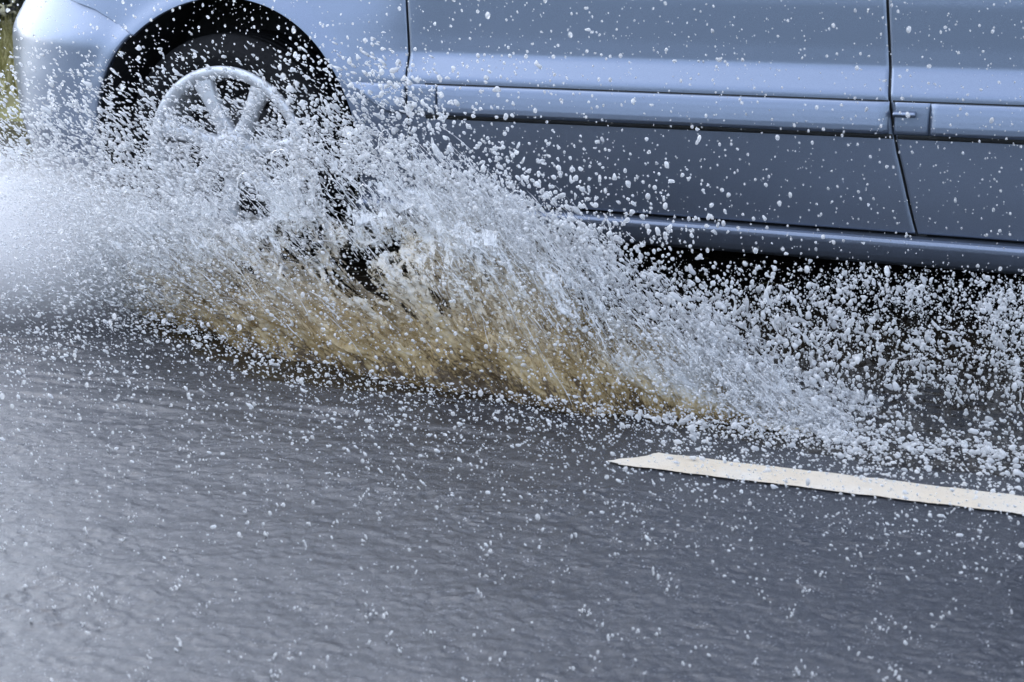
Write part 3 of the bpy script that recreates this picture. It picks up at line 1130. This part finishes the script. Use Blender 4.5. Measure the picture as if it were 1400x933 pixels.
# drops riding in front of the brown sheet
n = 12000
s = r.uniform(0.0, 1, n); t = r.uniform(0.0, 0.95, n)
P = sheet_point(s, t) + np.stack([r.normal(0, .02, n), -np.abs(r.normal(0.03, 0.08, n)), r.normal(0, .015, n)], -1)
ok = P[:, 2] > 0.004; P = P[ok]
lip.add(P, lognorm(r, 0.95, .5, len(P), 0.4, 3) * px_size(P), ROUND1, r.uniform(1, 1.8, len(P)), px_axis(r.normal(160, 25, len(P))), r)


n = 2600
s = r.uniform(0, 1, n); t = r.uniform(0.35, 1.1, n)
P = sheet_point(s, t) + r.normal(0, 1, (n, 3)) * np.array([.02, .06, .02]) + np.array([0, .06, 0])
P = P[(P[:, 2] > 0.004) & thin_out(s, t, r)]
lip.add(P, lognorm(r, 0.75, .4, len(P), 0.35, 2.0) * px_size(P), ROUND1, r.uniform(1.2, 3.0, len(P)), px_axis(r.normal(140, 18, len(P))), r)


# strands (ligaments): wavy beaded threads drawn out along the flow
def strand(C, d, L, rad0, r, nseg=10, nside=6, curl=0.35):
    t = np.linspace(0, 1, nseg)
    side = np.cross(d, [0.2, 1, 0.1]); side /= np.linalg.norm(side)
    up2 = np.cross(d, side)
    ph = r.uniform(0, 6.28, 4)
    pth = C + np.outer(t - 0.5, d) * L + np.outer(np.sin(t * r.uniform(2, 5) + ph[0]) * curl * L * 0.35, side) + np.outer(np.sin(t * r.uniform(2, 5) + ph[1]) * curl * L * 0.2, up2)
    rr = rad0 * (0.55 + 0.45 * np.sin(t * r.uniform(6, 14) + ph[2])) * np.sin(np.clip(t, 0.04, 0.96) * math.pi) ** 0.5 + rad0 * 0.12
    a = np.linspace(0, 2 * math.pi, nside, endpoint=False)
    V = pth[:, None] + rr[:, None, None] * (np.cos(a)[None, :, None] * side + np.sin(a)[None, :, None] * up2)
    i, j = np.meshgrid(np.arange(nseg - 1), np.arange(nside), indexing='ij')
    A = (i * nside + j).ravel(); B = (i * nside + (j + 1) % nside).ravel()
    return V.reshape(-1, 3), np.stack([A, B, B + nside, A + nside], 1)


strands = Drops()
n = 3000
s = r.uniform(0, 1, n); t = np.clip(r.normal(0.74, 0.22, n), 0.2, 1.12)
e = 0.01
for k in range(n):
    sa, ta = np.array([s[k]]), np.array([t[k]])
    p = sheet_point(sa, ta)[0]; d = sheet_point(sa, ta + e)[0] - p
    d /= np.linalg.norm(d) + 1e-9
    d += r.normal(0, 0.09 if r.uniform() < 0.8 else 0.4, 3); d /= np.linalg.norm(d)
    p = p + r.normal(0, 1, 3) * np.array([.02, .07, .02])
    if p[2] < 0.04 or r.uniform() < 0.85 * gap(sa, ta)[0]: continue
    sz = px_size(p[None])[0]
    strands.raw(*strand(p, d, r.uniform(18, 85) * sz, r.uniform(0.35, 1.25) * sz, r, 9, 5, 0.08))
# curling threads and loops over the wet dark gap behind the splash
for k in range(110):
    px, py = r.uniform(920, 1400), r.uniform(395, 590)
    if py > base_y(px) or py < 345 + (px - 900) * 0.03: continue
    if r.uniform() > 0.35 + 0.65 * sstep(260, 20, abs(py - crest_y(px))): continue
    p = at_y(np.array([px]), np.array([py]), r.uniform(-.7, -.15))[0]
    if p[2] < 0.02: continue
    sz = px_size(p[None])[0]
    d = px_axis(r.uniform(20, 160)); L = r.uniform(12, 42) * sz
    strands.raw(*strand(p, d, L, r.uniform(1.6, 3.6) * sz, r, 16, 8, 0.35))
for k in range(40):                               # torn film: open rings
    sa, ta = np.array([r.uniform(0.15, 0.95)]), np.array([r.uniform(0.55, 1.1)])
    p = sheet_point(sa, ta)[0] + r.normal(0, 1, 3) * np.array([.02, .05, .02])
    sz = px_size(p[None])[0]
    R0 = r.uniform(4, 20) * sz; rr0 = r.uniform(0.4, 1.0) * sz
    a = np.linspace(0, 2 * math.pi, 23)[:-1]
    ex = px_axis(r.uniform(90, 160)); ey = np.cross(ex, [0.1, 1, 0]); ey /= np.linalg.norm(ey)
    rad_ = R0 * (1 + 0.35 * np.sin(a * 2 + r.uniform(0, 6)) + 0.2 * np.sin(a * 3 + r.uniform(0, 6)))
    c0 = p + (rad_ * np.cos(a) * 1.4)[:, None] * ex + (rad_ * np.sin(a) * 0.75)[:, None] * ey
    nrm = np.cross(ex, ey)
    q = np.linspace(0, 2 * math.pi, 5, endpoint=False)
    out = (c0 - p) / np.linalg.norm(c0 - p, axis=1)[:, None]
    V = c0[:, None] + rr0 * (np.cos(q)[None, :, None] * out[:, None] + np.sin(q)[None, :, None] * nrm)
    i, j = np.meshgrid(np.arange(22), np.arange(5), indexing='ij')
    A = (i * 5 + j).ravel(); B = (i * 5 + (j + 1) % 5).ravel(); A2 = (((i + 1) % 22) * 5 + j).ravel(); B2 = (((i + 1) % 22) * 5 + (j + 1) % 5).ravel()
    strands.raw(V.reshape(-1, 3), np.stack([A, B, B2, A2], 1))
tag(strands.obj('water_strands', WATER, SPL), kind='stuff')
tag(lip.obj('splash_drops', WATER, SPL), kind='stuff')

# 2 spray flung round the front wheel and over the bumper
r = np.random.default_rng(33)
spray = Drops()
wdens = lambda x, y: np.clip(sstep(35, 340, y) ** 1.1 * (1 - 0.85 * sstep(0, 45, y - crest_y(x)) * sstep(150, 260, x)) * (0.5 + 0.5 * clumpy(x, y, 14, 5)) * sstep(650, 430, x + 0.5 * (y - 150)), 0, 1)
pts = sample(15000, (-10, 40, 600, 400), wdens, r)
P, ok = place(pts, r.uniform(-.42, -.06, len(pts)), r)
k = clear_of_car(P); P = P[k]
a = px_axis(r.normal(150, 16, len(P)))
b_ = r.uniform(0, 1, len(P)) < 0.12
lw = np.where(P[:, 2] > 0, 1, 1)
spray.add(P[b_], lognorm(r, 1.7, .35, b_.sum(), .8, 4) * px_size(P[b_]), CLUMP2, r.uniform(1.4, 3.2, b_.sum()), a[b_], r)
spray.add(P[~b_], lognorm(r, 0.95, .42, (~b_).sum(), .45, 2.6) * px_size(P[~b_]), ROUND1, r.uniform(1.6, 4.0, (~b_).sum()), a[~b_], r)
# fine drizzle in the cloud ahead of the tyre and above the road in front of it
pts = sample(9000, (-20, 150, 420, 620), lambda x, y: np.clip(np.exp(-((x - 60) / 200) ** 2) * np.exp(-((y - 370) / 130.) ** 2), 0, 1), r)
P, ok = place(pts, r.uniform(-.9, -.2, len(pts)), r)
P = P[clear_of_car(P)]
spray.add(P, lognorm(r, 0.8, .4, len(P), .4, 2.2) * px_size(P), ROUND1, r.uniform(1.5, 3.0, len(P)), px_axis(r.normal(165, 10, len(P))), r)
# 3 drops hanging below the sill
udens = lambda x, y: np.clip(sstep(0, 40, y - (338 + (x - 900) * 0.045)) * sstep(10, -20, y - base_y(x)) * sstep(-60, 60, y - crest_y(x) + (x - 880) * 0.9) * (0.35 + 0.65 * clumpy(x, y, 34, 8)), 0, 1)
pts = sample(4400, (800, 330, 1410, 615), udens, r)
P, ok = place(pts, r.uniform(-.74, -.05, len(pts)), r)
P = P[clear_of_car(P)]
b_ = r.uniform(0, 1, len(P)) < 0.36
spray.add(P[b_], lognorm(r, 2.0, .45, b_.sum(), 0.9, 6) * px_size(P[b_]), CLUMP3, r.uniform(1, 1.5, b_.sum()), px_axis(r.uniform(60, 150, b_.sum())), r)
spray.add(P[~b_], lognorm(r, 1.5, .45, (~b_).sum(), .6, 4) * px_size(P[~b_]), ROUND2, r.uniform(1, 1.5, (~b_).sum()), px_axis(r.uniform(60, 150, (~b_).sum())), r)
pts = sample(14000, (820, 330, 1410, 600), udens, r)
P, ok = place(pts, r.uniform(-.74, .3, len(pts)), r)
P = P[clear_of_car(P)]
spray.add(P, lognorm(r, 0.8, .4, len(P), .4, 2) * px_size(P), ROUND1, 1.2, px_axis(100.0), r)
# 4 drops thrown up over the doors, thinning with height above the lip
ddens = lambda x, y: np.clip(np.exp(-np.clip(crest_y(x) - 20 - y, 0, 900) / 62.) * (y < crest_y(x) + 25) * (0.3 + 0.7 * clumpy(x, y, 30, 15)), 0, 1)
pts = sample(3300, (380, 30, 1250, 600), ddens, r)
P, ok = place(pts, sheet_depth(pts[:, 0]) + r.uniform(-.1, .4, len(pts)), r)
P = P[clear_of_car(P)]
b_ = r.uniform(0, 1, len(P)) < 0.3
spray.add(P[b_], lognorm(r, 2.5, .38, b_.sum(), 1.2, 5.5) * px_size(P[b_]), CLUMP3, r.uniform(1, 1.4, b_.sum()), px_axis(r.uniform(80, 150, b_.sum())), r)
spray.add(P[~b_], lognorm(r, 1.5, .5, (~b_).sum(), .6, 4) * px_size(P[~b_]), ROUND2, r.uniform(1, 1.4, (~b_).sum()), px_axis(r.uniform(80, 150, (~b_).sum())), r)
# 5 foam and low drops skipping along the waterline and over the road in front of the sheet
fdens = lambda x, y: np.clip(np.exp(-np.abs(y - base_y(x) - 6) / 22.) * sstep(820, 1050, x) * (0.2 + 0.8 * clumpy(x, y, 30, 19)), 0, 1)
pts = sample(1500, (820, 520, 1410, 680), fdens, r)
P = at_z(pts[:, 0], pts[:, 1], np.abs(r.normal(0.012, 0.015, len(pts))) + 0.003)
spray.add(P, lognorm(r, 1.6, .5, len(P), .6, 5) * px_size(P), CLUMP2, 1.3, px_axis(170.0), r)
gdens = lambda x, y: np.clip(np.exp(-np.clip(y - base_y(x), 0, 900) / 75.) * (y > base_y(x) - 5), 0, 1)
pts = sample(7000, (-10, 420, 1410, 800), gdens, r)
P = at_z(pts[:, 0], pts[:, 1], r.uniform(0.006, 0.14, len(pts)))
spray.add(P, lognorm(r, 0.75, .5, len(P), .35, 2.8) * px_size(P), ROUND1, r.uniform(1, 2.4, len(P)), px_axis(r.normal(165, 25, len(P))), r)
tag(spray.obj('water_spray', WATER), 'white spray of water drops flying around the wheel and below the doors', 'spray', 'stuff')

# 6 falling rain between camera and car
r = np.random.default_rng(44)
rain = Drops()
n = 13000
px, py = r.uniform(-30, 1430, n), r.uniform(-30, 960, n)
dep = r.uniform(3.1, 5.1, n)
P = CAM + ray(px, py) / FPX * dep[:, None]
k = (P[:, 2] > 0.01) & (P[:, 1] < -0.05)
P = P[k]
P = P[clear_of_car(P, 0.03)]
dp = (P - CAM) @ FW
rain.add(P, lognorm(r, 0.0013, .55, len(P), .0006, .0050), ROUND2, r.uniform(1, 1.5, len(P)), px_axis(r.normal(97, 8, len(P))), r)
tag(rain.obj('raindrops', RAIN), 'pale raindrops falling in front of the car doors', 'raindrops', 'stuff')

# 7 little crowns where the rain strikes the road
r = np.random.default_rng(55)
crown = Drops()
for k in range(240):
    px, py = r.uniform(0, 1400), 600 + 340 * r.uniform(0, 1) ** 0.9
    p = at_z(px, py)
    if -1.22 < p[1] < -1.05 and p[0] > 1.45: continue
    zz = float(road_z(p[0], p[1]))
    m_ = r.integers(1, 6)
    c = np.stack([p[0] + r.normal(0, .006, m_), p[1] + r.normal(0, .006, m_), zz + np.abs(r.normal(0.002, .008, m_))], -1)
    ax = r.normal(0, .5, (m_, 3)); ax[:, 2] += 1; ax /= np.linalg.norm(ax, axis=1)[:, None]
    crown.add(c, r.uniform(0.0006, 0.0024, m_), ROUND2, r.uniform(1, 2.6, m_), ax, r)
tag(crown.obj('rain_splashes', RAIN), 'tiny crowns of water where raindrops strike the road', 'rain splashes', 'stuff')


# ------------------------------------------------------------------ mist rolling off the front of the wheel
def mist(name, centre, size, k, label):
    v, f = ICO[3]
    o = mesh_obj(name, v, f, make_mist_mat(k))
    o.location = centre; o.scale = size
    tag(o, label, 'mist', 'stuff')
    return o


c = at_y(np.array([10]), np.array([355]), -0.42)[0]
mist('spray_mist', tuple(c + np.array([-.13, 0, 0.0])), (0.85, 0.45, 0.34), 10.0, 'white cloud of fine spray billowing low beside the front bumper')

# ------------------------------------------------------------------ verge and hedge far behind the car
def build_background():
    gm = simple('verge_grass', (0.15, 0.14, 0.045), 0.8, 0, 8, 0.4)
    xs = np.linspace(-40, 40, 161); ys = np.concatenate([np.linspace(2.05, 6, 40), np.linspace(6.5, 60, 40)])
    X, Y = np.meshgrid(xs, ys, indexing='ij')
    Z = 0.10 + 0.03 * vnoise(np.stack([X, Y], -1) * 1.3, 5) + 0.0 * X
    Z[:, 0] = -0.02
    o = grid_obj('verge', np.stack([X, Y, Z], -1), gm)
    tag(o, 'grassy verge along the far side of the road', 'verge', 'structure')
    r = np.random.default_rng(9)
    n = 16000
    bx, by = r.uniform(-6.5, 3, n), r.uniform(2.15, 4.3, n)
    h = r.uniform(0.06, 0.17, n); th = r.uniform(0, 6.28, n); w = 0.006
    lean = r.normal(0, 0.05, (n, 2))
    A = np.stack([bx - w * np.cos(th), by - w * np.sin(th), np.full(n, 0.06)], -1)
    B = np.stack([bx + w * np.cos(th), by + w * np.sin(th), np.full(n, 0.06)], -1)
    T = np.stack([bx + lean[:, 0], by + lean[:, 1], 0.08 + h], -1)
    V = np.stack([A, B, T], 1).reshape(-1, 3)
    F = np.arange(3 * n).reshape(-1, 3)
    o = mesh_obj('grass', V, F, simple('grass_blade', (0.21, 0.185, 0.06), 0.6, 0, 3, 0.35), smooth=False)
    tag(o, 'yellow green grass growing on the far verge', 'grass', 'stuff')
    # hedge: leaf-sized faces through its whole volume round woody stems
    n = 60000
    hx = r.uniform(-12, 4, n); hy = 4.1 + r.beta(1.2, 1.2, n) * 1.3
    top = 1.15 + 0.18 * vnoise(np.stack([hx * 1.1, hy], -1), 3) + 0.10 * vnoise(np.stack([hx * 4, hy * 4], -1), 6)
    hz = 0.1 + (top - 0.1) * r.uniform(0, 1, n) ** 0.85
    C = np.stack([hx, hy, hz], -1)
    rot = rand_rot(n, r)
    L = r.uniform(0.02, 0.045, n)
    q = np.array([[-1, 0, 0], [0, -0.55, 0.1], [1, 0, 0], [0, 0.55, 0.1]])
    V = C[:, None] + np.einsum('vj,nij->nvi', q, rot) * L[:, None, None]
    F = np.arange(4 * n).reshape(-1, 4)
    hd = empty('hedge', (-4, 4.7, 0), 'dark clipped hedge beyond the far verge', 'hedge')
    mesh_obj('foliage', V.reshape(-1, 3), F, simple('hedge_leaf', (0.022, 0.024, 0.013), 0.5, 0, 2.5, 0.5), hd, smooth=False)
    wood = simple('hedge_wood', (0.07, 0.05, 0.035), 0.8, 0, 20, 0.3)
    for k in range(24):
        x0, y0 = -11.5 + 15 * k / 23 + r.uniform(-.2, .2), r.uniform(4.4, 5.0)
        a = np.linspace(0, 2 * math.pi, 7)
        rows = []
        for t in np.linspace(0, 1, 5):
            rr = 0.025 * (1 - 0.7 * t)
            rows.append(np.stack([x0 + 0.1 * t * math.sin(k) + rr * np.cos(a), y0 + 0.1 * t * math.cos(k) + rr * np.sin(a), np.full(7, 0.05 + 1.1 * t)], -1))
        grid_obj('stem', np.array(rows), wood, hd)


build_background()


def build_reflected_bank():  # unseen grass rise behind the camera, added to darken door reflections
    gm = simple('bank_grass', (0.05, 0.06, 0.025), 0.8, 0, 6, 0.45)
    xs = np.linspace(-50, 50, 201)
    ys = -np.concatenate([np.linspace(3.0, 6, 30), np.linspace(6.3, 40, 60)])
    X, Y = np.meshgrid(xs, ys, indexing='ij')
    Z = 0.06 + 2.6 * sstep(-7.0, -19.0, Y) + 0.04 * vnoise(np.stack([X, Y], -1) * 1.1, 8) * sstep(-3.0, -3.6, Y)
    Z[:, 0] = -0.03
    o = grid_obj('reflected_bank', np.stack([X, Y, Z], -1), gm, flip=True)
    tag(o, 'unseen grassy verge rising behind the camera, added to darken door reflections', 'reflected_bank', 'structure')


build_reflected_bank()

# ------------------------------------------------------------------ light
SUN_EL, SUN_AZ = 42, 288      # azimuth clockwise from +Y: off beyond the car's nose
w = bpy.data.worlds.new('World'); scene.world = w
w.use_nodes = True
nt = w.node_tree
bg = nt.nodes['Background']
sky = nt.nodes.new('ShaderNodeTexSky'); sky.sky_type = 'NISHITA'
sky.sun_disc = False
sky.sun_elevation = rad(SUN_EL); sky.sun_rotation = rad(SUN_AZ)
sky.air_density = 1.0; sky.dust_density = 1.0; sky.ozone_density = 1.0
deck = nt.nodes.new('ShaderNodeMixRGB')          # thin even cloud over the blue
deck.inputs['Fac'].default_value = 0.55
deck.inputs['Color2'].default_value = (3.85, 4.3, 5.3, 1)
nt.links.new(sky.outputs[0], deck.inputs['Color1'])
nt.links.new(deck.outputs[0], bg.inputs['Color'])
bg.inputs['Strength'].default_value = 0.15
sd = bpy.data.lights.new('sun', 'SUN'); sd.energy = 0.75; sd.angle = rad(100); sd.color = (1.0, 0.99, 0.975)
so = bpy.data.objects.new('sun', sd); COL.objects.link(so)
from mathutils import Vector, Matrix
az, el = rad(SUN_AZ), rad(SUN_EL)
to_sun = Vector((math.sin(az) * math.cos(el), math.cos(az) * math.cos(el), math.sin(el)))
so.rotation_euler = to_sun.to_track_quat('Z', 'Y').to_euler()
so.location = (-6, 6, 8)

# ------------------------------------------------------------------ camera and render settings
cd = bpy.data.cameras.new('camera'); co = bpy.data.objects.new('camera', cd); COL.objects.link(co)
cd.sensor_width = 36; cd.lens = FPX / 1400 * 36
cd.clip_start = 0.05; cd.clip_end = 1000
M = Matrix(((RT[0], UP[0], -FW[0], CAM[0]), (RT[1], UP[1], -FW[1], CAM[1]), (RT[2], UP[2], -FW[2], CAM[2]), (0, 0, 0, 1)))
co.matrix_world = M
cd.dof.use_dof = True
cd.dof.focus_distance = 4.55
cd.dof.aperture_fstop = 8.0
scene.camera = co
scene.render.engine = 'CYCLES'
cy = scene.cycles
cy.use_denoising = True
cy.max_bounces = 8; cy.diffuse_bounces = 3; cy.glossy_bounces = 4; cy.transmission_bounces = 6; cy.transparent_max_bounces = 16; cy.volume_bounces = 2
cy.caustics_reflective = False; cy.caustics_refractive = False
cy.volume_step_rate = 1.0
vs = scene.view_settings
vs.view_transform = 'Standard'; vs.look = 'None'; vs.gamma = 1.0; vs.use_curve_mapping = False
vs.exposure = 1.7
print('drops', lip.count, spray.count, rain.count, crown.count)
